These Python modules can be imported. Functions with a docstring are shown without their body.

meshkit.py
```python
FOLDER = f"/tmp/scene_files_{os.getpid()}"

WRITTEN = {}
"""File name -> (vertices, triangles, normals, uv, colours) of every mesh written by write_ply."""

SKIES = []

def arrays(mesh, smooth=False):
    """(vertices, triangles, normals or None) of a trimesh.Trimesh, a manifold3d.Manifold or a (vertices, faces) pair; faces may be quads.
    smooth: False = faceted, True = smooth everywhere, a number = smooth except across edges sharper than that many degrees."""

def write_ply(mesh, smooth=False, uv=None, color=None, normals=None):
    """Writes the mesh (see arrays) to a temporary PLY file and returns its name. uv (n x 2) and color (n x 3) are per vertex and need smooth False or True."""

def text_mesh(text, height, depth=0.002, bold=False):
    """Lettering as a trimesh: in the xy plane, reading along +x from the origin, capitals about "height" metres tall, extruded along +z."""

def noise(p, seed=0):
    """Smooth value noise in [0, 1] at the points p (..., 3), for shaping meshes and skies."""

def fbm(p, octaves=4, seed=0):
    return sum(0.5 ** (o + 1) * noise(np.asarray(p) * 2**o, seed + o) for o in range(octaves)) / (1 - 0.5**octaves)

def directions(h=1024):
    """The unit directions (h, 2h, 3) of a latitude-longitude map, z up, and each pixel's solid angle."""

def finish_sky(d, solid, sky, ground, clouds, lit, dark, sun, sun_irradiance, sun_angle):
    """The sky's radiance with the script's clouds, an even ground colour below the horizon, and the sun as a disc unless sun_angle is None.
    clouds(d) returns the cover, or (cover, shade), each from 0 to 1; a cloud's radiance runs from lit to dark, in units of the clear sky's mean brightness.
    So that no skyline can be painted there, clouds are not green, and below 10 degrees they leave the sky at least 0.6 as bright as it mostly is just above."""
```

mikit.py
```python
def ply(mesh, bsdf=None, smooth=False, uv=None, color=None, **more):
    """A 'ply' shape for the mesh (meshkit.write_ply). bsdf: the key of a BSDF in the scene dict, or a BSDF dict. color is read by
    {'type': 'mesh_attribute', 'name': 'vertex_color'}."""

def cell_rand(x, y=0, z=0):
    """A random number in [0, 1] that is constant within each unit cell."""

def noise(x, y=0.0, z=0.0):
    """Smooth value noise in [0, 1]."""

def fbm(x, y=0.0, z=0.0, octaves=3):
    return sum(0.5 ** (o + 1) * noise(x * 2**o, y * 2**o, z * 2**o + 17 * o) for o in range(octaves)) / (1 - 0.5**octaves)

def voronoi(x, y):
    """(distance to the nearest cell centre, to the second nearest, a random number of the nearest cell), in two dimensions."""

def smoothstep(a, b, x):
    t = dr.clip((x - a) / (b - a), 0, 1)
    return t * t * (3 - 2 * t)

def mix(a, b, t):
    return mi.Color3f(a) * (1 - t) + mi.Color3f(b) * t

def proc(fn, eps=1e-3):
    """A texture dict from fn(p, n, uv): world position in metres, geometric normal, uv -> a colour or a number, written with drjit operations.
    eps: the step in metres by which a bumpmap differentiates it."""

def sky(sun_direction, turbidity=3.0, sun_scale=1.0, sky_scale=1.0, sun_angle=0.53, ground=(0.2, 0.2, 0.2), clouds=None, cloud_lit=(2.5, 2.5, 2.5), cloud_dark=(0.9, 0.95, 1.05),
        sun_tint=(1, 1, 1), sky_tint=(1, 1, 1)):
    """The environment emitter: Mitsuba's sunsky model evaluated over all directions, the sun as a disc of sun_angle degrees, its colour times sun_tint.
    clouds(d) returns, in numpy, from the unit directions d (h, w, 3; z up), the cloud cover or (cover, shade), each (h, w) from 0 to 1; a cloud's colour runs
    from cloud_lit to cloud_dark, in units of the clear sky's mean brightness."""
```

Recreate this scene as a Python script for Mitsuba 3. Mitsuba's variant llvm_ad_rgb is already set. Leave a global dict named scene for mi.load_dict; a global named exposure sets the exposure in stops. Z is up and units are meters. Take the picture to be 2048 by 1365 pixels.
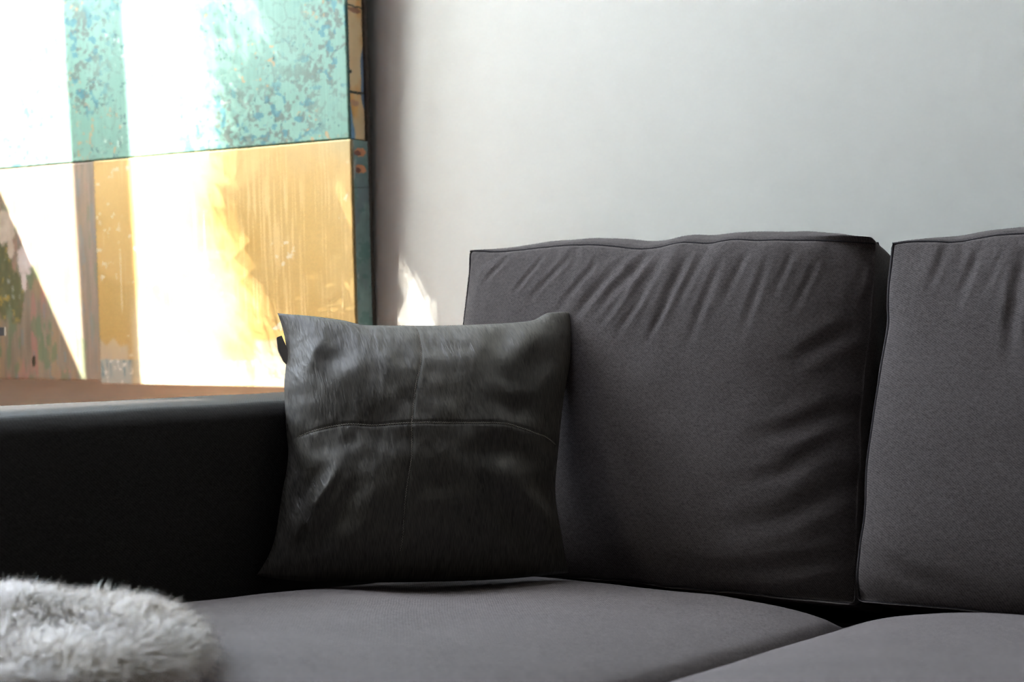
import math
import numpy as np, trimesh, drjit as dr, mitsuba as mi, mikit, meshkit

T = mi.ScalarTransform4f
scene, labels = {}, {}

# ------------------------------------------------------------------ camera
F_PX = 2844.0
YAW = math.radians(29.8)
FWD = np.array([-math.sin(YAW), math.cos(YAW), 0.0])
EYE = np.array([0.0, 0.0, 0.82])
scene['camera'] = {
    'type': 'thinlens', 'fov': math.degrees(2 * math.atan(1024.0 / F_PX)), 'fov_axis': 'x',
    'aperture_radius': 0.005, 'focus_distance': 2.2, 'near_clip': 0.05, 'far_clip': 500.0,
    'to_world': T().look_at(origin=EYE.tolist(), target=(EYE + FWD).tolist(), up=[0, 0, 1])}

# ------------------------------------------------------------------ sky and sun
exposure = 0.0
RAY = np.array([0.68, 1.0, -1.19])
RAY /= np.linalg.norm(RAY)                                   # the way the sunlight travels
SKY, SUN = 108.0, 32.0
scene['sky'] = mikit.sky((-RAY).tolist(), turbidity=4.0, sky_scale=SKY, sun_scale=0.0, sun_angle=None, ground=(0.25, 0.24, 0.22),
                         clouds=lambda d: np.clip(0.35 + 0.9 * (meshkit.fbm(d * 2.2, 4, 5) - 0.4), 0, 1), cloud_lit=(1.35, 1.35, 1.35), sky_tint=(1.03, 1.0, 0.91))
_a = np.cross(RAY, [0, 0, 1.0]); _a /= np.linalg.norm(_a)
_b = np.cross(RAY, _a)
N_SUN = 12                                                   # the sun's disc, 0.53 degrees across, as twelve rays spread over it
for k in range(N_SUN):
    r, q = math.radians(0.29) * math.sqrt((k + 0.5) / N_SUN), k * 2.39996
    d = RAY + r * (math.cos(q) * _a + math.sin(q) * _b)
    scene[f'sun_ray_{k}'] = {'type': 'directional', 'direction': d.tolist(),
                             'irradiance': {'type': 'rgb', 'value': [SUN / N_SUN * c for c in (1.0, 0.93, 0.82)]}}

# ------------------------------------------------------------------ materials
def lin(*c):
    c = np.array(c, float) / 255
    return [float(x) for x in np.where(c < 0.04045, c / 12.92, ((c + 0.055) / 1.055) ** 2.4)]

def rgb(c): return {'type': 'rgb', 'value': list(c)}
def mat(name, color, rough=0.7, spec=0.3, bump=None, bump_scale=1.0, **kw):
    b = {'type': 'principled', 'base_color': color if isinstance(color, dict) else rgb(color), 'roughness': rough, 'specular': spec, **kw}
    if bump is not None:
        b = {'type': 'bumpmap', 'arbitrary': bump, 'scale': bump_scale, 'bsdf': b}
    scene[name] = {'type': 'twosided', 'bsdf': b}
    return name

noise, fbm, smooth, mix = mikit.noise, mikit.fbm, mikit.smoothstep, mikit.mix

def fabric_color(base, amount=0.6):
    def fn(p, n, uv):
        d = p.x + p.z + 0.75 * p.y
        tw = 0.5 + 0.5 * dr.sin(d * (2 * math.pi / 0.0042) + 2.0 * noise(p.x * 300, p.y * 300, p.z * 300))
        g = noise(p.x * 620, p.y * 620, p.z * 620) * 0.6 + noise(p.x * 260 + 7, p.y * 260, p.z * 260) * 0.4
        m = fbm(p.x * 14, p.y * 14, p.z * 14)
        k = 1 + amount * ((tw - 0.5) * 0.55 + (g - 0.5) * 1.5 + (m - 0.5) * 0.35)
        return mi.Color3f(*base) * k
    return mikit.proc(fn)

def fabric_bump(p, n, uv):
    return 0.0003 * noise(p.x * 500, p.y * 500, p.z * 500) + 0.0008 * noise(p.x * 110, p.y * 110, p.z * 110)

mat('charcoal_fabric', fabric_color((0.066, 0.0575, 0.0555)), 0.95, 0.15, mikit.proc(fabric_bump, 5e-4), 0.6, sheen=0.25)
mat('lit_seat_fabric', fabric_color((0.096, 0.085, 0.083), 0.5), 0.9, 0.15, mikit.proc(fabric_bump, 5e-4), 0.5, sheen=0.35)  # same sofa cloth, lightened to stand in for light on upward faces
mat('shaded_fabric', fabric_color((0.018, 0.0165, 0.016)), 0.95, 0.1, sheen=0.8)  # same sofa cloth, darkened so the arm's shade sits in its colour
mat('piping_fabric', (0.022, 0.020, 0.022), 0.9, 0.1)

def wall_bump(p, n, uv):
    return 0.0008 * fbm(p.x * 60, p.z * 60 + 3, p.y * 60, octaves=2)
mat('white_wall', lin(213, 214, 207), 0.85, 0.2, mikit.proc(wall_bump, 2e-3), 0.5)
mat('grey_wall', (0.05, 0.048, 0.045), 0.9, 0.2)
mat('warm_wall', (0.10, 0.094, 0.085), 0.9, 0.2)
mat('ceiling_paint', (0.10, 0.095, 0.09), 0.8, 0.2)
def floor_color(p, n, uv):
    row = dr.floor(p.y / 0.14)
    g = fbm(p.x * 3, p.y * 60, row)
    return mix((0.42, 0.21, 0.14), (0.56, 0.30, 0.21), g) * (0.85 + 0.3 * mikit.cell_rand(row, dr.floor(p.x / 1.4 + 0.37 * row)))
mat('red_wood_floor', mikit.proc(floor_color), 0.45, 0.4)
mat('black_metal', (0.008, 0.008, 0.009), 0.9, 0.05)
mat('brushed_metal', (0.45, 0.43, 0.40), 0.35, 0.5, metallic=0.9)
mat('dark_wood', (0.035, 0.025, 0.02), 0.6, 0.3)

# ------------------------------------------------------------------ mesh helpers
def put(key, mesh, m, smooth=30, **kw):
    scene[key] = mikit.ply(mesh, m, smooth, **kw)
    return key
def tag(key, label=None, category=None, group=None, kind=None):
    labels[key] = {k: v for k, v in dict(label=label, category=category, group=group, kind=kind).items() if v}
def box(x0, y0, z0, x1, y1, z1):
    b = trimesh.creation.box((x1 - x0, y1 - y0, z1 - z0)); b.apply_translation(((x0 + x1) / 2, (y0 + y1) / 2, (z0 + z1) / 2)); return b
def bars(*bs): return trimesh.util.concatenate([box(*b) for b in bs])

def tube(path, rad, sides=8, closed=False):
    p = np.asarray(path, float)
    t = (np.roll(p, -1, 0) - np.roll(p, 1, 0)) if closed else np.gradient(p, axis=0)
    t /= np.linalg.norm(t, axis=1, keepdims=True) + 1e-12
    ref = np.array([0.31, 0.2, 0.93])
    a = np.cross(t, ref); bad = np.linalg.norm(a, axis=1) < 0.15
    a[bad] = np.cross(t[bad], [1.0, 0.1, 0])
    a /= np.linalg.norm(a, axis=1, keepdims=True)
    b, ang = np.cross(t, a), np.arange(sides) * 2 * np.pi / sides
    r = np.broadcast_to(rad, (len(p),))[:, None, None]
    v = (p[:, None] + r * (np.cos(ang)[None, :, None] * a[:, None] + np.sin(ang)[None, :, None] * b[:, None])).reshape(-1, 3)
    n = len(p); f = []
    for i in range(n if closed else n - 1):
        j0, j1 = i * sides, ((i + 1) % n) * sides
        for s in range(sides):
            s1 = (s + 1) % sides
            f += [(j0 + s, j0 + s1, j1 + s1), (j0 + s, j1 + s1, j1 + s)]
    if not closed:
        for base, flip in ((0, True), ((n - 1) * sides, False)):
            for s in range(1, sides - 1):
                f.append((base, base + s + 1, base + s) if flip else (base, base + s, base + s + 1))
    return trimesh.Trimesh(v, np.array(f), process=False)

def axis_grid(h, r, n):
    edge = r * (1 - np.cos(np.linspace(0, np.pi / 2, 5)))
    edge = np.linspace(0, r, 5)
    inner = np.linspace(-h + r, h - r, n)
    return np.concatenate([-h + edge[:-1], inner, (h - edge[:-1])[::-1]])

def grid_box(h, r, n):
    """The surface grid of a box with half sizes h, welded."""
    ax = [axis_grid(h[k], r, n[k]) for k in range(3)]
    vs, fs, at = [], [], 0
    for k in range(3):
        i, j = (k + 1) % 3, (k + 2) % 3
        A, B = np.meshgrid(ax[i], ax[j], indexing='ij')
        na, nb = A.shape
        q = (np.arange(na - 1)[:, None] * nb + np.arange(nb - 1)[None]).reshape(-1)
        quad = np.stack([q, q + nb, q + nb + 1, q + 1], 1)
        for s in (-1, 1):
            v = np.zeros((A.size, 3)); v[:, i], v[:, j], v[:, k] = A.ravel(), B.ravel(), s * h[k]
            qq = quad if s > 0 else quad[:, ::-1]
            fs += [qq[:, [0, 1, 2]] + at, qq[:, [0, 2, 3]] + at]
            vs.append(v); at += len(v)
    m = trimesh.Trimesh(np.vstack(vs), np.vstack(fs), process=False)
    m.merge_vertices(digits_vertex=6)
    return np.array(m.vertices), np.array(m.faces)

def round_map(v, h, r):
    """Box surface points -> rounded box positions and normals."""
    inner = np.clip(v, -(h - r), h - r)
    d = v - inner
    n = d / (np.linalg.norm(d, axis=1, keepdims=True) + 1e-12)
    return inner + n * r, n

def seg_dist(u, v, path):
    """Distance from points to a polyline, signed by side, with the parameter along it (0..1)."""
    best, side, par = np.full(u.shape, 9.0), np.zeros_like(u), np.zeros_like(u)
    P = np.asarray(path, float); L = np.concatenate([[0], np.cumsum(np.linalg.norm(np.diff(P, axis=0), axis=1))]); L /= L[-1]
    for k in range(len(P) - 1):
        d = P[k + 1] - P[k]; l2 = d @ d
        t = np.clip(((u - P[k, 0]) * d[0] + (v - P[k, 1]) * d[1]) / l2, 0, 1)
        dx, dy = u - P[k, 0] - t * d[0], v - P[k, 1] - t * d[1]
        q = np.hypot(dx, dy); m = q < best
        best = np.where(m, q, best); side = np.where(m, np.sign(d[0] * dy - d[1] * dx), side); par = np.where(m, L[k] + t * (L[k + 1] - L[k]), par)
    return best, side, par

def crease_field(u, v, creases):
    """creases: (path, width, depth): a valley along the path that fades at its ends, with a soft ridge on both sides."""
    out = np.zeros_like(u)
    for path, w, dep in creases:
        d, s, t = seg_dist(u, v, path)
        fade = np.clip(t / 0.25, 0, 1) * np.clip((1 - t) / 0.45, 0, 1) if len(path) > 1 else 1
        end = np.where((t <= 0) | (t >= 1), np.exp(-(d / (w * 0.8)) ** 2), 1)
        x = d / w
        out += dep * fade * end * (-np.exp(-x * x) + 0.55 * np.exp(-((x - 1.7) / 0.9) ** 2))
    return out

# ------------------------------------------------------------------ the room
WY, WX, H = 2.70, -3.40, 4.60
HEAD, SILL = 3.98, 1.81
put('floor', box(-3.7, -4.2, -0.12, 4.2, 3.0, 0.0), 'red_wood_floor', False); tag('floor', kind='structure')
LX, LY = (-3.00, -1.35), (0.55, 2.35)                         # an added, unseen roof opening that lets in light from above
put('ceiling', bars((-3.7, -4.2, H, LX[0], 3.0, H + 0.15), (LX[1], -4.2, H, 4.2, 3.0, H + 0.15), (LX[0], -4.2, H, LX[1], LY[0], H + 0.15), (LX[0], LY[1], H, LX[1], 3.0, H + 0.15)), 'ceiling_paint', False); tag('ceiling', kind='structure')
put('wall_back', box(-3.7, WY, 0.0, 4.2, WY + 0.2, H), 'white_wall', False); tag('wall_back', 'plain white painted wall behind the grey sofa', kind='structure')
put('wall_right', box(4.0, -4.0, 0, 4.2, WY, H), 'warm_wall', False); tag('wall_right', kind='structure')
put('wall_front', box(-3.7, -4.2, 0, 4.2, -4.0, H), 'grey_wall', False); tag('wall_front', kind='structure')
WIN = [(1.53, 2.58), (0.10, 1.40), (-2.05, -1.12)]
SILL3, HEAD3 = 2.70, 4.44
W0, W1 = WX - 0.12, WX
put('wall_left', bars((W0, -4.0, 0, W1, WY, SILL), (W0, -4.0, HEAD3, W1, WY, H), (W0, WIN[1][0], HEAD, W1, WY, HEAD3), (W0, WIN[0][1], SILL, W1, WY, HEAD),
                      (W0, WIN[1][1], SILL, W1, WIN[0][0], HEAD), (W0, WIN[2][1], SILL, W1, WIN[1][0], HEAD3), (W0, WIN[2][0], SILL, W1, WIN[2][1], SILL3), (W0, -4.0, SILL, W1, WIN[2][0], HEAD3)), 'white_wall', False)
tag('wall_left', kind='structure')
put('baseboard_back', box(-3.4, WY - 0.015, 0, 4.0, WY, 0.09), 'white_wall', False); tag('baseboard_back', kind='structure')

# ------------------------------------------------------------------ a tree outside the windows, whose crown dapples the sunlight
rng = np.random.default_rng(21)
mat('leaf', (0.07, 0.13, 0.035), 0.6, 0.3); mat('bark', (0.10, 0.075, 0.05), 0.9, 0.2)
TC = np.array([-7.7, -5.9, 14.3])
put('tree__trunk', trimesh.util.concatenate([tube([TC * [1, 1, 0] + [0.3, -1.6, 0], TC * [1, 1, 0.5] + [0.3, -1.5, 0], TC * [1, 1, 0.8] + [0.2, -0.9, 0], TC + [0, 0, 0.3]], np.array([0.22, 0.16, 0.10, 0.05]), 10)]
    + [tube([TC + [0, 0, -1.2 + k * 0.2], TC + [0.7 * math.cos(k * 2.4), 0.7 * math.sin(k * 2.4), -0.6 + k * 0.25], TC + [1.4 * math.cos(k * 2.4), 1.4 * math.sin(k * 2.4), -0.3 + k * 0.25]], np.array([0.06, 0.04, 0.015]), 6) for k in range(7)]), 'bark', True)
cl = rng.normal(0, 1, (60, 3)); cl *= (rng.uniform(0.3, 1, (60, 1)) ** 0.5) / np.linalg.norm(cl, axis=1, keepdims=True)
lp = TC + (cl * [0.9, 1.2, 0.9])[rng.integers(0, 60, 3600)] + rng.normal(0, 0.22, (3600, 3))
sprays = [((-7.89, -5.91, 11.28), (0.07, 0.13, 0.19), 200), ((-7.89, -5.90, 11.12), (0.06, 0.12, 0.11), 80),
          ((-7.89, -6.03, 11.50), (0.06, 0.09, 0.15), 90)]   # low leafy sprays in front of the sun
lp = np.vstack([lp] + [np.array(c) + rng.normal(0, 1, (k, 3)) * w for c, w, k in sprays])
nl = len(lp)
la = rng.normal(0, 1, (nl, 3)); la /= np.linalg.norm(la, axis=1, keepdims=True)
lb = np.cross(la, rng.normal(0, 1, (nl, 3))); lb /= np.linalg.norm(lb, axis=1, keepdims=True)
L = rng.uniform(0.05, 0.09, (nl, 1))
put('tree__foliage', trimesh.Trimesh(np.stack([lp - la * L, lp + lb * L * 0.5, lp + la * L, lp - lb * L * 0.5], 1).reshape(-1, 3),
    np.vstack([np.arange(nl)[:, None] * 4 + [0, 1, 2], np.arange(nl)[:, None] * 4 + [0, 2, 3]]), process=False), 'leaf', False)
tag('tree', 'leafy green tree standing outside the windows at the left, out of the frame', 'tree')
labels['tree__foliage'] = {'kind': 'stuff'}

# ------------------------------------------------------------------ painting
PT = math.radians(2.7)
PX = -1.912
painting_uv = []
def lean(mesh, z0=0.72, y0=WY):
    """The painting hangs leaning out from the wall: turned about its lower back edge."""
    v = np.array(mesh.vertices); y, z = v[:, 1] - y0, v[:, 2] - z0
    v[:, 1], v[:, 2] = y0 + y * math.cos(PT) - z * math.sin(PT), z0 + z * math.cos(PT) + y * math.sin(PT)
    mesh.vertices = v
    return mesh

def teal(p, n, uv):
    u, v = uv.x, uv.y                                        # metres from the painting's right edge and lower edge
    base = mix(lin(118, 160, 144), lin(136, 172, 158), fbm(u * 9, v * 9, 1.0))
    wu, wv = u + 0.02 * (noise(u * 40, v * 40) - 0.5), v + 0.02 * (noise(u * 40, v * 40, 7.0) - 0.5)
    f1, f2, which = mikit.voronoi(wu * 24, wv * 24)
    b = fbm(u * 110, v * 110, 8.0, octaves=3)
    b2 = fbm(u * 45 + 3, v * 45, 12.0, octaves=4)
    dense = smooth(0.38, 0.66, fbm(u * 5 + 2, v * 5, 5.0, octaves=2) + 0.10 * smooth(-0.5, -0.1, u) + 0.06 * smooth(-0.75, -0.85, u))
    net = smooth(0.20, 0.06, f2 - f1) * smooth(0.36, 0.52, b2)
    blot = smooth(0.54, 0.62, b * 0.45 + b2 * 0.55)
    m = dr.maximum(net * (0.35 + 0.65 * dense), blot * dense) * smooth(0.30, 0.48, b)
    c = mix(base, mix(lin(84, 104, 98), lin(112, 118, 108), b), m * 0.85)
    blue = smooth(0.62, 0.68, fbm(u * 60 + 9, v * 60, 2.0)) * dense
    c = mix(c, lin(70, 128, 138), blue * 0.75)
    orange = smooth(0.72, 0.78, fbm(u * 95 + 4, v * 95, 21.0, octaves=2)) * smooth(0.52, 0.62, noise(u * 8, v * 8 + 5))
    c = mix(c, lin(186, 150, 104), orange * 0.7)
    pale = smooth(0.70, 0.78, fbm(u * 70 + 24, v * 70, 31.0, octaves=2)) * smooth(0.5, 0.62, noise(u * 7 + 3, v * 7))
    c = mix(c, lin(200, 220, 204), pale * 0.6)
    speck = smooth(0.84, 0.9, noise(u * 170, v * 130, 4.0)) * smooth(0.5, 0.7, noise(u * 20, v * 20, 9.0))
    c = mix(c, lin(60, 95, 98), speck * 0.8)
    w = 0.93 + 0.14 * noise(u * 420, v * 6)                  # faint vertical brush streaks
    edge = smooth(0.5635, 0.5625, v - 0.002 * noise(u * 120))
    return mix(c * w, lin(58, 92, 84), edge * 0.9)

def ochre(p, n, uv):
    u, v = uv.x, uv.y
    base = mix(lin(202, 164, 90), lin(212, 182, 120), fbm(u * 6, v * 6, 2.0))
    st = fbm(u * 260, v * 9, 4.0, octaves=3)
    base = mix(base, lin(238, 210, 150), smooth(0.52, 0.72, st) * smooth(0.35, 0.6, noise(u * 7, v * 3 + 1)) * 0.55)
    weave = 0.95 + 0.1 * noise(u * 300, v * 500)
    band = smooth(0.40, 0.52, v)                             # paler towards the seam
    c = mix(base, lin(226, 190, 128), band * 0.45) * weave
    g = smooth(0.40, 0.56, v + 0.5 * u + 0.12 * (fbm(u * 12, v * 12) - 0.5))
    c = mix(c, lin(196, 180, 132), g * 0.75)
    patch = smooth(0.55, 0.66, fbm(u * 5 + 3, v * 5, 7.0))
    c = mix(c, lin(232, 196, 130), patch * 0.5)
    cream = smooth(0.05, -0.16, v + 0.02 - (-u - 0.25) * 0.60 + 0.09 * (fbm(u * 12, v * 8, 3.0) - 0.5)) * smooth(-0.70, -0.66, u)
    c = mix(c, lin(240, 226, 190), cream * 0.85)
    drip = smooth(0.80, 0.88, noise(u * 190 + 3, v * 3.0, 3.0)) * smooth(0.45, 0.65, noise(u * 24, v * 8)) * smooth(0.45, 0.6, noise(u * 9 + 4, 3.0))
    c = mix(c, lin(244, 232, 200), drip * 0.7)
    scr = smooth(0.70, 0.78, fbm(u * 60 + 3, v * 60, 27.0)) * smooth(0.5, 0.6, noise(u * 10, v * 10 + 3))
    c = mix(c, lin(242, 236, 214), scr * 0.6)
    low = 0.10 + 0.022 * (noise(u * 40, 2.0) - 0.5)          # the pale lower border with blue grey strokes
    t = smooth(low + 0.006, low - 0.006, v) * dr.maximum(smooth(-0.69, -0.71, u), smooth(-0.30, -0.28, u))
    c = mix(c, mix(lin(216, 196, 160), lin(205, 190, 165), noise(u * 60, v * 20)), t * 0.85)
    t2 = smooth(0.062, 0.056, v + 0.004 * noise(u * 90))
    strokes = mix(lin(188, 188, 174), lin(136, 156, 154), smooth(0.45, 0.62, fbm(u * 95, v * 12, 5.0)) * smooth(0.004, 0.02, v))
    strokes = mix(strokes, lin(230, 226, 214), smooth(0.66, 0.76, fbm(u * 80, v * 90, 1.0)))
    return mix(c, strokes, t2 * (0.25 + 0.75 * smooth(-0.68, -0.7, u)))

def spot(u, v, x, y, rx, ry, wob=0.3, k=60.0):
    d = dr.sqrt(dr.square((u - x) / rx) + dr.square((v - y) / ry))
    return smooth(1.12, 0.88, d + wob * (fbm(u * k, v * k, 3.0) - 0.5) * 2)

def floral(p, n, uv):
    u, v = uv.x, uv.y
    st = fbm(u * 130, v * 9, 4.0, octaves=3)
    c = mix(lin(136, 122, 104), lin(170, 157, 137), st)
    c = mix(c, lin(176, 148, 110), smooth(0.5, 0.7, fbm(u * 30, v * 12, 2.0)) * 0.5)
    c = mix(c, lin(184, 136, 124), smooth(0.60, 0.74, fbm(u * 48, v * 10, 9.0)) * 0.7)
    c = mix(c, lin(112, 138, 104), smooth(0.58, 0.70, fbm(u * 52 + 7, v * 14, 13.0)) * 0.65)
    c = mix(c, lin(128, 146, 148), smooth(0.66, 0.74, fbm(u * 70 + 3, v * 16, 17.0)) * 0.6)
    right = smooth(-0.90, -0.86, u)
    c = mix(c, mix(lin(140, 136, 120), lin(170, 140, 128), st), right * 0.5)
    # a painted bunch of leaves and white blossoms
    leaf = dr.maximum(spot(u, v, -1.150, 0.28, 0.046, 0.12, 0.5, 38), spot(u, v, -1.10, 0.22, 0.03, 0.07, 0.5, 40))
    c = mix(c, mix(lin(82, 90, 60), lin(128, 128, 88), fbm(u * 60, v * 30, 6.0)), leaf * 0.9)
    c = mix(c, lin(180, 156, 76), leaf * 0.8 * smooth(0.64, 0.74, fbm(u * 80 + 2, v * 60, 11.0)))
    c = mix(c, lin(180, 184, 172), leaf * 0.7 * smooth(0.68, 0.76, fbm(u * 70 + 5, v * 50, 19.0)))
    ro = dr.maximum(spot(u, v, -1.140, 0.405, 0.040, 0.045, 0.25), spot(u, v, -1.118, 0.350, 0.014, 0.03, 0.3))
    c = mix(c, mix(lin(205, 186, 164), lin(240, 226, 206), fbm(u * 55, v * 55, 5.0)), ro)
    rw = dr.maximum(spot(u, v, -1.066, 0.318, 0.026, 0.040, 0.4), spot(u, v, -1.070, 0.264, 0.010, 0.03, 0.4))
    c = mix(c, mix(lin(232, 214, 206), lin(252, 246, 238), fbm(u * 50, v * 60, 8.0)), rw)
    c = mix(c, lin(60, 58, 40), spot(u, v, -1.045, 0.050, 0.006, 0.014, 0.3))
    gl = spot(u, v, -0.868, 0.06, 0.018, 0.06, 0.5)
    return mix(c, mix(lin(110, 120, 92), lin(150, 150, 126), st), gl)

def tan_edge(p, n, uv):
    u, v = uv.x, uv.y                                        # u: 0 at the front, 0.07 at the wall
    c = mix(lin(240, 208, 156), lin(247, 222, 180), fbm(u * 20, v * 14, 1.0))
    c = mix(c, lin(236, 184, 104), smooth(0.5, 0.62, fbm(u * 12, v * 11 + 4, 5.0)) * 0.85)
    c = mix(c, lin(100, 120, 144), smooth(0.058, 0.062, u + 0.012 * smooth(0.09, 0.03, dr.abs(v - 0.70)) + 0.004 * noise(v * 40)))
    c = mix(c, lin(110, 150, 180), smooth(0.018, 0.012, u + 0.2 * dr.maximum(v - 0.575, 0) - 0.004 * noise(v * 60)) * smooth(0.665, 0.63, v))
    for z, w in ((0.668, 0.0022), (0.862, 0.0012)):
        c = mix(c, lin(44, 44, 44), smooth(w + 0.0008, w, dr.abs(v - z - 0.003 * (noise(u * 90, z * 9) - 0.5)) - 0.05 * dr.maximum(u - 0.06, 0)))
    c = mix(c, lin(44, 44, 44), spot(u, v, 0.006, 0.713, 0.006, 0.004, 0.1))
    c = mix(c, lin(130, 84, 66), spot(u, v, 0.03, 0.853, 0.026, 0.006, 0.3, 150) * 0.9)
    c = mix(c, lin(196, 150, 132), spot(u, v, 0.018, 0.643, 0.016, 0.007, 0.4, 150) * 0.7)
    return mix(c, lin(60, 90, 88), smooth(0.004, 0.002, u))

def blue_edge(p, n, uv):
    u, v = uv.x, uv.y
    c = mix(lin(80, 100, 100), lin(124, 150, 148), fbm(u * 22, v * 24, 2.0, octaves=4))
    c = mix(c, lin(92, 100, 112), smooth(0.52, 0.66, fbm(u * 20 + 3, v * 18, 7.0)) * 0.6)
    c = mix(c, lin(70, 110, 104), smooth(0.56, 0.64, fbm(u * 30, v * 60, 12.0)) * 0.6)
    c = mix(c, lin(120, 152, 148), smooth(0.4, 0.56, v) * 0.45)
    for z in (0.532, 0.494):
        c = mix(c, lin(214, 150, 108), spot(u, v, 0.030, z, 0.022, 0.010, 0.35, 120))
        c = mix(c, lin(104, 56, 44), spot(u, v, 0.020, z - 0.003, 0.013, 0.006, 0.3, 140))
    c = mix(c, lin(38, 46, 48), smooth(0.0012, 0.0006, dr.abs(v - 0.452 - 0.06 * (u - 0.03))))
    wh = smooth(0.68, 0.74, noise(u * 60, v * 40, 4.0)) * smooth(0.016, 0.004, u)
    c = mix(c, lin(190, 192, 186), wh * 0.8)
    c = mix(c, lin(44, 62, 118), spot(u, v, 0.045, 0.075, 0.008, 0.008, 0.3))
    return mix(c, lin(120, 96, 44), smooth(0.005, 0.003, u) * 0.8)

def paint_bump(p, n, uv):
    return 0.0012 * fbm(uv.x * 60, uv.y * 40, 3.0) + 0.0006 * noise(uv.x * 400, uv.y * 30)
pb = mikit.proc(paint_bump, 8e-4)
for nm, fn, ro in (('teal_paint', teal, 0.55), ('ochre_paint', ochre, 0.5), ('floral_paint', floral, 0.6)):
    mat(nm, mikit.proc(fn), ro, 0.3, pb, 0.5)
mat('tan_edge_paint', mikit.proc(tan_edge), 0.6, 0.3)
mat('blue_edge_paint', mikit.proc(blue_edge), 0.5, 0.35)

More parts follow.
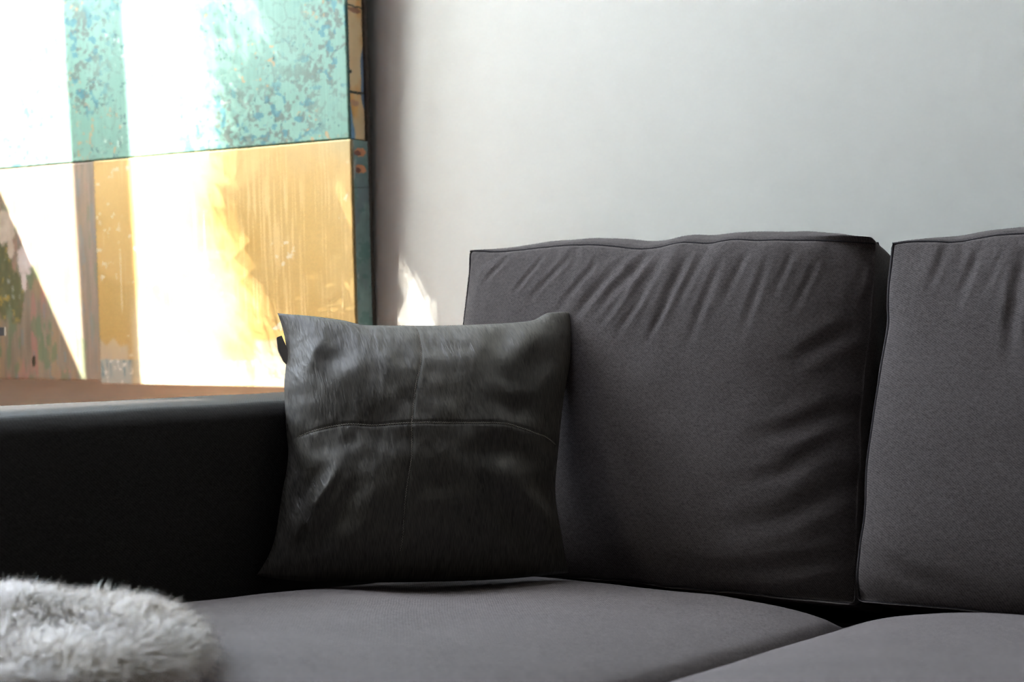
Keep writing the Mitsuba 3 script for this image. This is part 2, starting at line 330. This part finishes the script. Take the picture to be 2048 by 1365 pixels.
def panel_front(x0, x1, z0, z1, yf, yb, r=0.004):
    """A board with its front edges eased; uv in metres from the painting's right and lower edges."""
    h = np.array([(x1 - x0) / 2, (yb - yf) / 2, (z1 - z0) / 2])
    v, f = grid_box(h, r, (6, 3, 6))
    q, _ = round_map(v, h, r)
    q += [(x0 + x1) / 2, (yf + yb) / 2, (z0 + z1) / 2]
    uv = np.stack([q[:, 0] - PX, q[:, 2] - 0.72], 1)
    return lean(trimesh.Trimesh(q, f, process=False)), uv
def edge_strip(x, z0, z1, yf, yb):
    """The painted side of a board, a thin wrapped canvas face."""
    ys, zs = np.linspace(yf, yb, 4), np.linspace(z0, z1, 14)
    Y, Z = np.meshgrid(ys, zs, indexing='ij')
    v, f = [], []
    for xx in (x - 0.0015, x + 0.0012 ):
        v.append(np.stack([np.full(Y.size, xx), Y.ravel(), Z.ravel()], 1))
    n = len(zs); q = (np.arange(3)[:, None] * n + np.arange(n - 1)[None]).ravel()
    o = Y.size
    for s, base in ((0, 0), (1, o)):
        quad = np.stack([q, q + n, q + n + 1, q + 1], 1) + base
        quad = quad if s else quad[:, ::-1]
        f += [quad[:, [0, 1, 2]], quad[:, [0, 2, 3]]]
    ring = np.concatenate([np.arange(n), np.arange(1, 4) * n + n - 1, (np.arange(n - 2, -1, -1)) + 3 * n, np.arange(2, 0, -1) * n])
    nx = np.roll(ring, -1)
    f += [np.stack([ring, nx, nx + o], 1), np.stack([ring, nx + o, ring + o], 1)]
    v = np.vstack(v); uv = np.stack([v[:, 1] - yf, v[:, 2] - 0.72], 1)
    return lean(trimesh.Trimesh(v, np.vstack(f), process=False)), uv

def pput(key, mu, m):
    put(key, mu[0], m, True, uv=mu[1])
FY = WY - 0.072
pput('painting__teal_panel', panel_front(-3.30, PX - 0.002, 1.2815, 2.30, FY, WY - 0.012), 'teal_paint')
pput('painting__teal_panel__painted_edge', edge_strip(PX - 0.001, 1.2815, 2.298, FY + 0.003, WY - 0.012), 'tan_edge_paint')
pput('painting__ochre_panel', panel_front(-2.712, PX + 0.004, 0.714, 1.280, FY - 0.003, WY - 0.012), 'ochre_paint')
pput('painting__ochre_panel__painted_edge', edge_strip(PX + 0.005, 0.716, 1.279, FY, WY - 0.012), 'blue_edge_paint')
pput('painting__flower_panel', panel_front(-3.30, -2.7135, 0.722, 1.280, FY + 0.001, WY - 0.012), 'floral_paint')
put('painting__stretcher', lean(bars((-3.28, WY - 0.011, 0.74, PX + 0.004, WY - 0.001, 0.80), (-3.28, WY - 0.011, 2.2, PX + 0.004, WY - 0.001, 2.28),
                                     (PX - 0.06, WY - 0.0115, 0.722, PX + 0.006, WY - 0.0005, 2.29), (-3.28, WY - 0.0115, 0.74, -3.22, WY - 0.0005, 2.28))), 'dark_wood', False)
tag('painting', 'large abstract painting of teal, ochre and brown panels with painted edges on the white wall', 'painting')
tag('painting__teal_panel', 'teal panel with grey mottling')
tag('painting__teal_panel__painted_edge', 'tan side edge with blue and black paint marks')
tag('painting__ochre_panel', 'ochre yellow panel')
tag('painting__ochre_panel__painted_edge', 'dark blue green side edge')
tag('painting__flower_panel', 'brown panel with painted white blossoms')

# ------------------------------------------------------------------ sofa: base, arm, back
def soft_block(x0, y0, z0, x1, y1, z1, r, n, crown=0.0, wob=0.0, seed=0):
    h = np.array([x1 - x0, y1 - y0, z1 - z0]) / 2
    v, f = grid_box(h, r, n)
    q, nn = round_map(v, h, r)
    w = nn ** 2 * np.sign(nn)
    s = np.clip(np.abs(v) / h, 0, 1)
    b = 1 - s ** 4
    for k in range(3):
        i, j = (k + 1) % 3, (k + 2) % 3
        q[:, k] += crown * w[:, k] * b[:, i] * b[:, j]
    if wob:
        p = q * 9
        q += wob * (np.stack([meshkit.fbm(p + o, 3, seed + o) for o in (0, 11, 23)], 1) - 0.5) * 2
    q += [(x0 + x1) / 2, (y0 + y1) / 2, (z0 + z1) / 2]
    return trimesh.Trimesh(q, f, process=False)

put('sofa__arm', soft_block(-1.66, 0.62, 0.10, -1.405, 2.56, 0.724, 0.022, (16, 80, 30), 0.006, 0.0016, 3), 'shaded_fabric', True)
put('sofa__backrest', soft_block(-1.404, 2.40, 0.10, 1.60, 2.56, 0.722, 0.022, (90, 12, 24), 0.006, 0.0016, 5), 'shaded_fabric', True)
put('sofa__base', soft_block(-1.403, 0.70, 0.10, 1.60, 2.399, 0.250, 0.02, (60, 40, 8), 0.0, 0.0012, 7), 'shaded_fabric', True)
for k, (x, y) in enumerate(((-1.58, 0.72), (-1.58, 2.48), (1.5, 0.78), (1.5, 2.48))):
    put('sofa__leg' + (f'_{k:03d}' if k else ''), trimesh.creation.cylinder(0.022, 0.105, sections=20, transform=trimesh.transformations.translation_matrix((x, y, 0.0525))), 'dark_wood')
tag('sofa', 'charcoal grey fabric sofa frame with a long padded arm at the left', 'sofa')

# ------------------------------------------------------------------ back cushions
LEAN = math.radians(13)
UP = np.array([0, math.sin(LEAN), math.cos(LEAN)]); BACK = np.array([0, math.cos(LEAN), -math.sin(LEAN)])

def back_cushion(key, xc, half_w, y0, z0, height, thick, creases, sags, bulge, seed, dense, flare=0.0, slump=0.0):
    """Local axes: x along the sofa, y up the cushion, z out of its front."""
    h = np.array([half_w, height / 2, thick / 2]); r = 0.010
    v, f = grid_box(h, r, dense)
    loop = []
    for s, e in (((-1, -1), (1, -1)), ((1, -1), (1, 1)), ((1, 1), (-1, 1)), ((-1, 1), (-1, -1))):
        t = np.linspace(0, 1, 160, endpoint=False)[:, None]
        loop.append(np.array(s) * (1 - t) + np.array(e) * t)
    loop = np.vstack(loop)
    rr = r * 0.4142

    def shape(v, n=None, q=None):
        if q is None: q, n = round_map(v, h, r)
        q = q.copy()
        u, w = v[:, 0] / h[0], v[:, 1] / h[1]; d = v[:, 2] / h[2]
        cap = lambda a, k: np.clip(1 - np.abs(a) ** k, 0, 1)
        front = np.clip((n[:, 2] + 0.2) / 1.2, 0, 1) ** 1.5; rear = np.clip(-n[:, 2], 0, 1)
        prof = cap(u, 2.4) ** 0.62 * cap(w, 2.6) ** 0.66
        sag = 1 + 0.10 * (-w) * (1 - w * w)                        # fuller low down
        q[:, 2] += bulge * front * prof * sag - 0.02 * rear * prof
        boxing = cap(d, 2.5)
        q[:, 1] += np.where(n[:, 1] > 0, 0.032, 0.0) * np.sign(n[:, 1]) * n[:, 1] ** 2 * boxing * cap(u, 6)
        q[:, 0] += 0.003 * np.sign(n[:, 0]) * n[:, 0] ** 2 * boxing * cap(w, 5)
        # the edges wander a little and sag along the top
        X, Y = v[:, 0], v[:, 1]
        top = np.exp(-((h[1] - Y) / 0.10))
        for (sx, sw, sd) in sags:
            q[:, 1] += -sd * np.exp(-((X - sx) / sw) ** 2) * top
        P = np.stack([X * 7, Y * 7, v[:, 2] * 5], 1)
        q[:, 1] += 0.007 * (meshkit.fbm(P, 3, seed) - 0.5) * 2 * np.abs(w) ** 3
        q[:, 0] += 0.012 * (meshkit.fbm(P + 31, 3, seed + 3) - 0.5) * 2 * np.abs(u) ** 3
        q[:, 0] *= 1 - 0.008 * cap(w, 2)
        q[:, 0] += flare * np.clip(-u, 0, 1) * np.clip((0.8 - w) / 1.2, 0, 1)
        q[:, 2] -= slump * front * np.clip((u - 0.5) / 0.5, 0, 1) ** 2       # the side towards its neighbour rolls away
        q[:, 2] -= 0.022 * front * np.exp(-(h[1] + Y) / 0.03)          # the lower edge is tucked under
        q[:, 2] -= 0.010 * front * np.exp(-(h[0] - np.abs(X)) / 0.02)
        q[:, 2] += front * 0.006 * (meshkit.fbm(P * 0.8 + 9, 3, seed + 7) - 0.5) * 2 * prof
        # pulled little pleats below the top seam
        pl = meshkit.fbm(np.stack([X * 30 + 5 * (h[1] - Y) + 3.0 * meshkit.noise(np.stack([X * 9, Y * 9, Y * 0], 1), seed), (h[1] - Y) * 6, Y * 0], 1), 3, seed + 11) - 0.5
        q[:, 2] += front * 0.0085 * pl * np.exp(-((h[1] - Y - 0.04) / 0.07) ** 2)
        q[:, 2] += front * crease_field(X, Y, creases)
        return q

    q = shape(v)
    to = lambda q: np.array([xc, y0, z0]) + q[:, :1] * [1, 0, 0] + (q[:, 1:2] + height / 2) * UP - (q[:, 2:] - thick / 2) * BACK
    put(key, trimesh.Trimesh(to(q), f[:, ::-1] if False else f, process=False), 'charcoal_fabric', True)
    for name, sgn in (('piping', 1), ('piping_001', -1)):
        c = r * (1 - 0.7071)
        lv = np.stack([loop[:, 0] * (h[0] - c), loop[:, 1] * (h[1] - c), np.full(len(loop), sgn * (h[2] - c))], 1)
        base = np.stack([loop[:, 0] * h[0], loop[:, 1] * h[1], np.full(len(loop), sgn * h[2])], 1)
        nn = np.where(np.abs(loop) > 0.999, np.sign(loop), 0)
        nn = np.concatenate([nn, np.full((len(loop), 1), sgn)], 1); nn /= np.linalg.norm(nn, axis=1, keepdims=True)
        path = shape(base, nn, lv) + nn * 0.0008
        put(f'{key}__{name}', tube(to(path), 0.0019, 8, True), 'piping_fabric', True)
        tag(f'{key}__{name}', 'thin dark piping along the seam')

# creases in metres from the cushion's centre: (path, width, depth)
def pleats(rows, w, dep):
    return [([(x0, 0.272 - j), (x0 + 0.25 * dx, 0.272 - j - 0.3 * ln), (x0 + 0.7 * dx, 0.272 - j - 0.7 * ln), (x0 + dx, 0.272 - j - ln)], w * k, dep * k) for x0, dx, ln, j, k in rows]
C1 = pleats([(-0.005, -0.075, 0.13, 0.0, 1.2), (0.03, -0.06, 0.15, 0.0, 1.25), (-0.045, -0.09, 0.15, 0.005, 1.0), (0.07, -0.045, 0.17, 0.01, 1.0), (0.10, -0.035, 0.13, 0.0, 0.8),
             (0.135, -0.04, 0.18, 0.01, 0.85), (0.175, -0.03, 0.12, 0.0, 0.7), (0.215, -0.03, 0.16, 0.01, 0.8), (0.25, -0.02, 0.10, 0.0, 0.6), (-0.09, -0.07, 0.12, 0.005, 0.8),
             (-0.15, -0.07, 0.10, 0.0, 0.7), (-0.205, -0.055, 0.09, 0.0, 0.6), (-0.28, -0.05, 0.06, -0.004, 0.6), (0.012, -0.05, 0.10, 0.07, 0.7), (0.055, -0.03, 0.08, 0.09, 0.6),
             (0.29, -0.03, 0.12, 0.01, 0.6), (-0.02, -0.05, 0.09, 0.06, 0.8)], 0.0090, 0.0027) + [
      ([(0.365, 0.02), (0.28, -0.03), (0.20, -0.06)], 0.014, 0.003), ([(0.37, -0.10), (0.27, -0.17), (0.16, -0.20)], 0.016, 0.003),
      ([(0.36, -0.22), (0.25, -0.25), (0.10, -0.26)], 0.013, 0.003), ([(0.36, 0.15), (0.30, 0.10), (0.26, 0.06)], 0.013, 0.003),
      ([(0.35, -0.03), (0.27, -0.10), (0.18, -0.13)], 0.012, 0.002)]
C2 = pleats([(-0.29, -0.025, 0.10, 0.0, 0.7), (-0.235, -0.03, 0.12, 0.0, 0.8), (-0.20, -0.025, 0.09, 0.01, 0.6), (-0.145, -0.025, 0.13, 0.0, 0.8), (-0.09, -0.02, 0.12, 0.0, 0.8)], 0.0095, 0.0028) + [
      ([(-0.168, 0.26), (-0.176, 0.20), (-0.180, 0.13), (-0.178, 0.07)], 0.009, 0.005),
      ([(-0.372, -0.20), (-0.30, -0.24), (-0.2, -0.26)], 0.013, 0.0025)]
back_cushion('back_cushion', -0.9965, 0.376, 2.105, 0.425, 0.580, 0.20, C1, ((-0.02, 0.05, 0.009), (0.09, 0.03, 0.004), (-0.3, 0.05, 0.003)), 0.056, 2, (210, 170, 20), 0.0, 0.050)
back_cushion('back_cushion_001', -0.2125, 0.376, 2.085, 0.434, 0.560, 0.20, C2, ((-0.28, 0.04, 0.004), (-0.05, 0.06, 0.005)), 0.056, 9, (170, 150, 20), -0.022)
tag('back_cushion', 'large charcoal back cushion with pulled creases, behind the dark throw pillow', 'cushion', 'sofa back cushions')
tag('back_cushion_001', 'charcoal back cushion at the right edge, overlapping the creased one', 'cushion', 'sofa back cushions')

# ------------------------------------------------------------------ seat cushions
def seat_cushion(key, x0, x1, y0, y1, zl, crown, seed):
    hx, hy, hz = (x1 - x0) / 2, (y1 - y0) / 2, 0.085
    h = np.array([hx, hy, hz]); r = 0.03
    v, f = grid_box(h, r, (90, 110, 8))
    def shape(v, n=None, q=None):
        if q is None: q, n = round_map(v, h, r)
        q = q.copy(); u, w = v[:, 0] / hx, v[:, 1] / hy
        cap = lambda a, k: np.clip(1 - np.abs(a) ** k, 0, 1)
        q[:, 2] += crown * np.clip(n[:, 2], 0, 1) * cap(u, 3.4) ** 0.8 * cap(w, 6) ** 0.8
        P = np.stack([v[:, 0] * 5, v[:, 1] * 5, v[:, 2] * 5], 1)
        q[:, 2] += 0.006 * np.clip(n[:, 2], 0, 1) * (meshkit.fbm(P, 3, seed) - 0.5) * 2 * cap(u, 4)
        return q
    q = shape(v)
    q[:, 0] += (x0 + x1) / 2; q[:, 1] += (y0 + y1) / 2
    q[:, 2] += zl - hz - 0.086 * (q[:, 1] - 1.726) * np.clip((q[:, 2] + hz) / hz, 0, 1)
    up = np.clip((q[:, 2] - 0.34) / 0.08, 0, 1)
    q[:, 2] -= up * (0.30 * np.clip(q[:, 1] - 2.05, 0, None) + 0.012 * np.exp(-((q[:, 0] + 1.17) / 0.12) ** 2 - ((q[:, 1] - 1.80) / 0.14) ** 2))
    put(key, trimesh.Trimesh(q, f, process=False), 'lit_seat_fabric', True)
seat_cushion('seat_cushion', -1.398, -0.612, 0.98, 2.385, 0.426, 0.034, 4)
seat_cushion('seat_cushion_001', -0.608, 0.185, 0.98, 2.385, 0.426, 0.046, 8)
tag('seat_cushion', 'wide charcoal seat cushion under the dark throw pillow, next to the arm', 'cushion', 'sofa seat cushions')
tag('seat_cushion_001', 'charcoal seat cushion in the right foreground, in front of the right back cushion', 'cushion', 'sofa seat cushions')

# ------------------------------------------------------------------ dark throw pillow
PK = 1.035
PC = EYE + PK * (np.array([-1.2009, 1.8282, 0.6684]) - EYE)
PN, PR, PU = np.array([0.6904, -0.6617, 0.2924]), np.array([0.6919, 0.7220, 0.0]), np.array([-0.2111, 0.2023, 0.9563])
def curve(pts, n):
    p = np.array(pts, float); L = np.concatenate([[0], np.cumsum(np.linalg.norm(np.diff(p, axis=0), axis=1))]); L /= L[-1]
    from scipy.interpolate import PchipInterpolator
    t = np.linspace(0, 1, n)
    return np.stack([PchipInterpolator(L, p[:, 0])(t), PchipInterpolator(L, p[:, 1])(t)], 1)
NS, NT = 170, 160
top = PK * curve([(-0.217, 0.205), (-0.183, 0.201), (-0.122, 0.191), (-0.083, 0.182), (0.012, 0.181), (0.135, 0.187), (0.186, 0.194), (0.22, 0.21), (0.256, 0.213)], NS)
bot = PK * curve([(-0.262, -0.195), (-0.186, -0.208), (-0.053, -0.216), (0.101, -0.220), (0.21, -0.217)], NS)
lef = PK * curve([(-0.262, -0.195), (-0.236, -0.149), (-0.223, -0.086), (-0.210, -0.011), (-0.212, 0.03), (-0.212, 0.082), (-0.206, 0.141), (-0.217, 0.205)], NT)
rig = PK * curve([(0.21, -0.217), (0.204, -0.162), (0.198, -0.1), (0.210, -0.02), (0.227, 0.061), (0.249, 0.144), (0.256, 0.213)], NT)
S, Tt = np.meshgrid(np.linspace(0, 1, NS), np.linspace(0, 1, NT), indexing='ij')
def coons():
    s, t = S[..., None], Tt[..., None]
    a = (1 - t) * bot[:, None] + t * top[:, None] + (1 - s) * lef[None] + s * rig[None]
    return a - ((1 - s) * (1 - t) * bot[0] + s * (1 - t) * bot[-1] + (1 - s) * t * top[0] + s * t * top[-1])
A = coons() + np.stack([0.015 * S ** 4, 0.009 * S ** 4], -1)      # the right side leans back onto the cushion
def seam_s(t): return np.interp(t, [0, 0.15, 0.55, 0.75, 1], [0.405, 0.40, 0.397, 0.415, 0.436])
from scipy.interpolate import PchipInterpolator
seam_t = PchipInterpolator([0, 0.03, 0.22, 0.45, 0.72, 0.90, 1.0], [0.49, 0.507, 0.552, 0.557, 0.545, 0.49, 0.44])
def pillow_height(a, b, s, t):
    u, v = 2 * s - 1, 2 * t - 1
    base = 0.092 * (np.clip(1 - np.abs(u) ** 2.4, 0, 1) ** 0.62) * (np.clip(1 - np.abs(v) ** 2.3, 0, 1) ** 0.50)
    rim = 0.006 * np.clip(1 - u * u, 0, 1) ** 0.2 * np.clip(1 - v * v, 0, 1) ** 0.2
    folds = crease_field(a, b, [([(-0.235, -0.165), (-0.19, -0.12), (-0.155, -0.07), (-0.14, -0.02)], 0.020, -0.011),
                                ([(0.215, -0.17), (0.165, -0.125), (0.11, -0.08), (0.08, -0.03)], 0.022, -0.010),
                                ([(-0.205, 0.185), (-0.17, 0.13), (-0.16, 0.09)], 0.022, -0.005),
                                ([(-0.10, 0.165), (-0.15, 0.12), (-0.185, 0.05)], 0.026, 0.004),
                                ([(0.20, 0.18), (0.15, 0.13), (0.12, 0.08)], 0.022, -0.008),
                                ([(0.19, 0.04), (0.13, 0.03), (0.07, 0.045)], 0.016, 0.005),
                                ([(0.185, -0.05), (0.12, -0.035), (0.06, -0.05)], 0.018, 0.006),
                                ([(-0.205, -0.125), (-0.175, -0.085), (-0.150, -0.045)], 0.009, -0.006)])
    lump = 0.010 * (meshkit.fbm(np.stack([a * 11, b * 11, a * 0], -1), 3, 41) - 0.5) * 2
    edge = np.clip((1 - u * u) * (1 - v * v) * 6, 0, 1)
    seam = 0.0016 * np.exp(-((s - seam_s(t)) / 0.006) ** 2) + 0.0016 * np.exp(-((t - seam_t(s)) / 0.006) ** 2)
    return base + rim + (folds + lump - seam) * edge
HF = pillow_height(A[..., 0], A[..., 1], S, Tt)
HB = 0.055 * (np.clip(1 - (2 * S - 1) ** 2, 0, 1) * np.clip(1 - (2 * Tt - 1) ** 2, 0, 1)) ** 0.6
def pworld(a, b, w): return PC + a[..., None] * PR + b[..., None] * PU + w[..., None] * PN
def corner_w(s, t):
    """The rim is not flat: corners bend back a little."""
    u, v = 2 * s - 1, 2 * t - 1
    return -0.006 * (u * v) ** 2
OFF = corner_w(S, Tt) - 0.036 * S ** 4
Vf, Vb = pworld(A[..., 0], A[..., 1], OFF + HF), pworld(A[..., 0], A[..., 1], OFF - HB)
def gridfaces(n, m, flip=False):
    q = (np.arange(n - 1)[:, None] * m + np.arange(m - 1)[None]).ravel()
    k = np.stack([q, q + m, q + m + 1, q + 1], 1)
    k = k[:, ::-1] if flip else k
    return np.vstack([k[:, [0, 1, 2]], k[:, [0, 2, 3]]])
def pillow_color(base, streak):
    def fn(p, n, uv):
        a, b = uv.x, uv.y
        h = noise(a * 900 + b * 160, b * 130 - a * 30) * 0.6 + noise(a * 450 - b * 90, b * 70 + 9) * 0.4
        m = fbm(a * 14, b * 14, 2.0)
        return mi.Color3f(*base) * (1 + streak * (h - 0.5) * 2 + 0.5 * (m - 0.5))
    return mikit.proc(fn)
def hide_bump(p, n, uv):
    a, b = uv.x, uv.y
    return 0.0006 * noise(a * 700 + b * 130, b * 110 - a * 25) + 0.0012 * noise(a * 150 + b * 30, b * 60)
mat('hide', pillow_color((0.048, 0.0435, 0.036), 0.5), 0.48, 0.45, mikit.proc(hide_bump, 5e-4), 0.8, sheen=1.0, sheen_tint=0.0)
mat('stitch_thread', (0.24, 0.22, 0.19), 0.8, 0.2)
mat('hide_trim', (0.12, 0.11, 0.10), 0.7, 0.2)
mat('black_cloth', (0.010, 0.009, 0.009), 0.9, 0.1)
uvp = A.reshape(-1, 2)
tb = np.array([(-0.213, 0.138), (-0.2205, 0.135), (-0.219, 0.115), (-0.2115, 0.098), (-0.204, 0.090), (-0.203, 0.112)]) * PK
tq = [PC + a * PR + b * PU + w * PN for w in (-0.004, 0.001) for a, b in tb + [0.0, 0.030]]
put('throw_pillow__side_tab', trimesh.Trimesh(tq).convex_hull, 'hide_trim', False)
tag('throw_pillow__side_tab', 'small dark loop sticking out of the side seam')
put('throw_pillow__front_cover', trimesh.Trimesh(Vf.reshape(-1, 3), gridfaces(NS, NT), process=False), 'hide', True, uv=uvp)
put('throw_pillow__back_cover', trimesh.Trimesh(Vb.reshape(-1, 3), gridfaces(NS, NT, True), process=False), 'black_cloth', True)
from scipy.interpolate import RegularGridInterpolator
surf = RegularGridInterpolator((np.linspace(0, 1, NS), np.linspace(0, 1, NT)), Vf)
def stitches(along, lo, hi, n, amp):
    t = np.linspace(lo, hi, n); z = amp * (np.arange(n) % 2 * 2 - 1)
    st = np.stack([seam_s(t) + z, t], 1) if along == 't' else np.stack([t, seam_t(t) + z], 1)
    return tube(surf(st) + 0.0006 * PN, 0.00055, 5)
put('throw_pillow__stitching', stitches('s', 0.03, 0.97, 240, 0.0022), 'stitch_thread', True)
put('throw_pillow__stitching_001', stitches('t', 0.10, 0.985, 200, 0.0020), 'stitch_thread', True)
tag('throw_pillow__stitching', 'pale zigzag stitching along the seam')
tag('throw_pillow__stitching_001', 'zigzag stitching along the seam')
tag('throw_pillow__back_cover', 'plain black fabric back')
tag('throw_pillow', 'dark brown hair-on hide pillow of four stitched patches leaning in the sofa corner', 'pillow')

# ------------------------------------------------------------------ fur throw
def fur_throw():
    rng = np.random.default_rng(7)
    c = np.array([-1.14, 0.90, 0.512])
    m = trimesh.creation.icosphere(5, 1.0)
    d = np.array(m.vertices)
    sc = np.array([0.25, 0.20, 0.045])
    p = np.sign(d) * np.abs(d) ** 0.8 * sc
    p[:, 2] = np.where(p[:, 2] < 0, p[:, 2] * 0.05, p[:, 2])
    p += 0.022 * (meshkit.fbm(p * 9 + 5, 3, 3)[:, None] - 0.5) * 2 * d
    p = p + c
    m = trimesh.Trimesh(p, m.faces, process=False)
    return m, rng
fm, rng = fur_throw()
mat('fur_skin', (0.42, 0.38, 0.30), 0.9, 0.1)
put('fur_throw__hide', fm, 'fur_skin', True)
pts, fi = trimesh.sample.sample_surface(fm, 80000, seed=11)
nor = fm.face_normals[fi]
keep = nor[:, 2] > -0.35
pts, nor = pts[keep], nor[keep]
n = len(pts)
comb = np.array([0.55, -0.35, -0.1]) + 0.5 * (np.stack([meshkit.fbm(pts * 16 + o, 2, 60 + o) for o in (0, 7, 13)], 1) - 0.5) * 2.4
dirv = nor * 0.75 + comb * 0.8 + rng.normal(0, 0.22, (n, 3)); dirv /= np.linalg.norm(dirv, axis=1, keepdims=True)
ln = rng.uniform(0.014, 0.032, n)[:, None]
side = np.cross(dirv, rng.normal(0, 1, (n, 3))); side /= np.linalg.norm(side, axis=1, keepdims=True)
mid = pts + dirv * ln * 0.55; tip = pts + (dirv + comb * 0.35 - [0, 0, 0.1]) * ln * 1.05
w = 0.0005
V = np.stack([pts - side * w, pts + side * w, mid - side * w * 0.8, mid + side * w * 0.8, tip], 1).reshape(-1, 3)
b0 = np.arange(n)[:, None] * 5
Fc = np.vstack([b0 + [0, 1, 3], b0 + [0, 3, 2], b0 + [2, 3, 4]])
tone = rng.uniform(0.86, 1.02, n)[:, None] * np.where(meshkit.fbm(pts * 14, 3, 90)[:, None] > 0.58, 0.86, 1.0)
root, tipc = np.array([0.66, 0.60, 0.50]) * tone, np.array([0.97, 0.95, 0.95]) * tone
col = np.stack([root, root, (root + tipc) / 2, (root + tipc) / 2, tipc], 1).reshape(-1, 3)
mat('fur_hair', {'type': 'mesh_attribute', 'name': 'vertex_color'}, 0.6, 0.2)
hn = np.repeat(nor * 0.85 + rng.normal(0, 0.22, (n, 3)), 5, axis=0); hn /= np.linalg.norm(hn, axis=1, keepdims=True)
scene['fur_throw__hair'] = {'type': 'ply', 'filename': meshkit.write_ply(trimesh.Trimesh(V, Fc, process=False), False, None, col, normals=hn), 'face_normals': False, 'bsdf': {'type': 'ref', 'id': 'fur_hair'}}
tag('fur_throw', 'pale grey and cream fur throw bunched on the seat at the lower left', 'throw')
labels['fur_throw__hair'] = {'label': 'long pale grey fur', 'kind': 'stuff'}

# ------------------------------------------------------------------ black lamp arm that reaches in at the left edge
put('floor_lamp__arm', box(-2.93, 2.066, 0.831, -2.4140, 2.0695, 0.849), 'black_metal', False)
put('floor_lamp__arm__end_cap', box(-2.4140, 2.0658, 0.8308, -2.4132, 2.0697, 0.8492), 'brushed_metal', False)
put('floor_lamp__pole', trimesh.creation.cylinder(0.011, 0.84, sections=24, transform=trimesh.transformations.translation_matrix((-2.93, 2.07, 0.43))), 'black_metal')
put('floor_lamp__base', trimesh.creation.cylinder(0.12, 0.018, sections=40, transform=trimesh.transformations.translation_matrix((-2.93, 2.07, 0.009))), 'black_metal')
tag('floor_lamp', 'flat black bar poking in at the left edge in front of the brown painted panel', 'lamp')
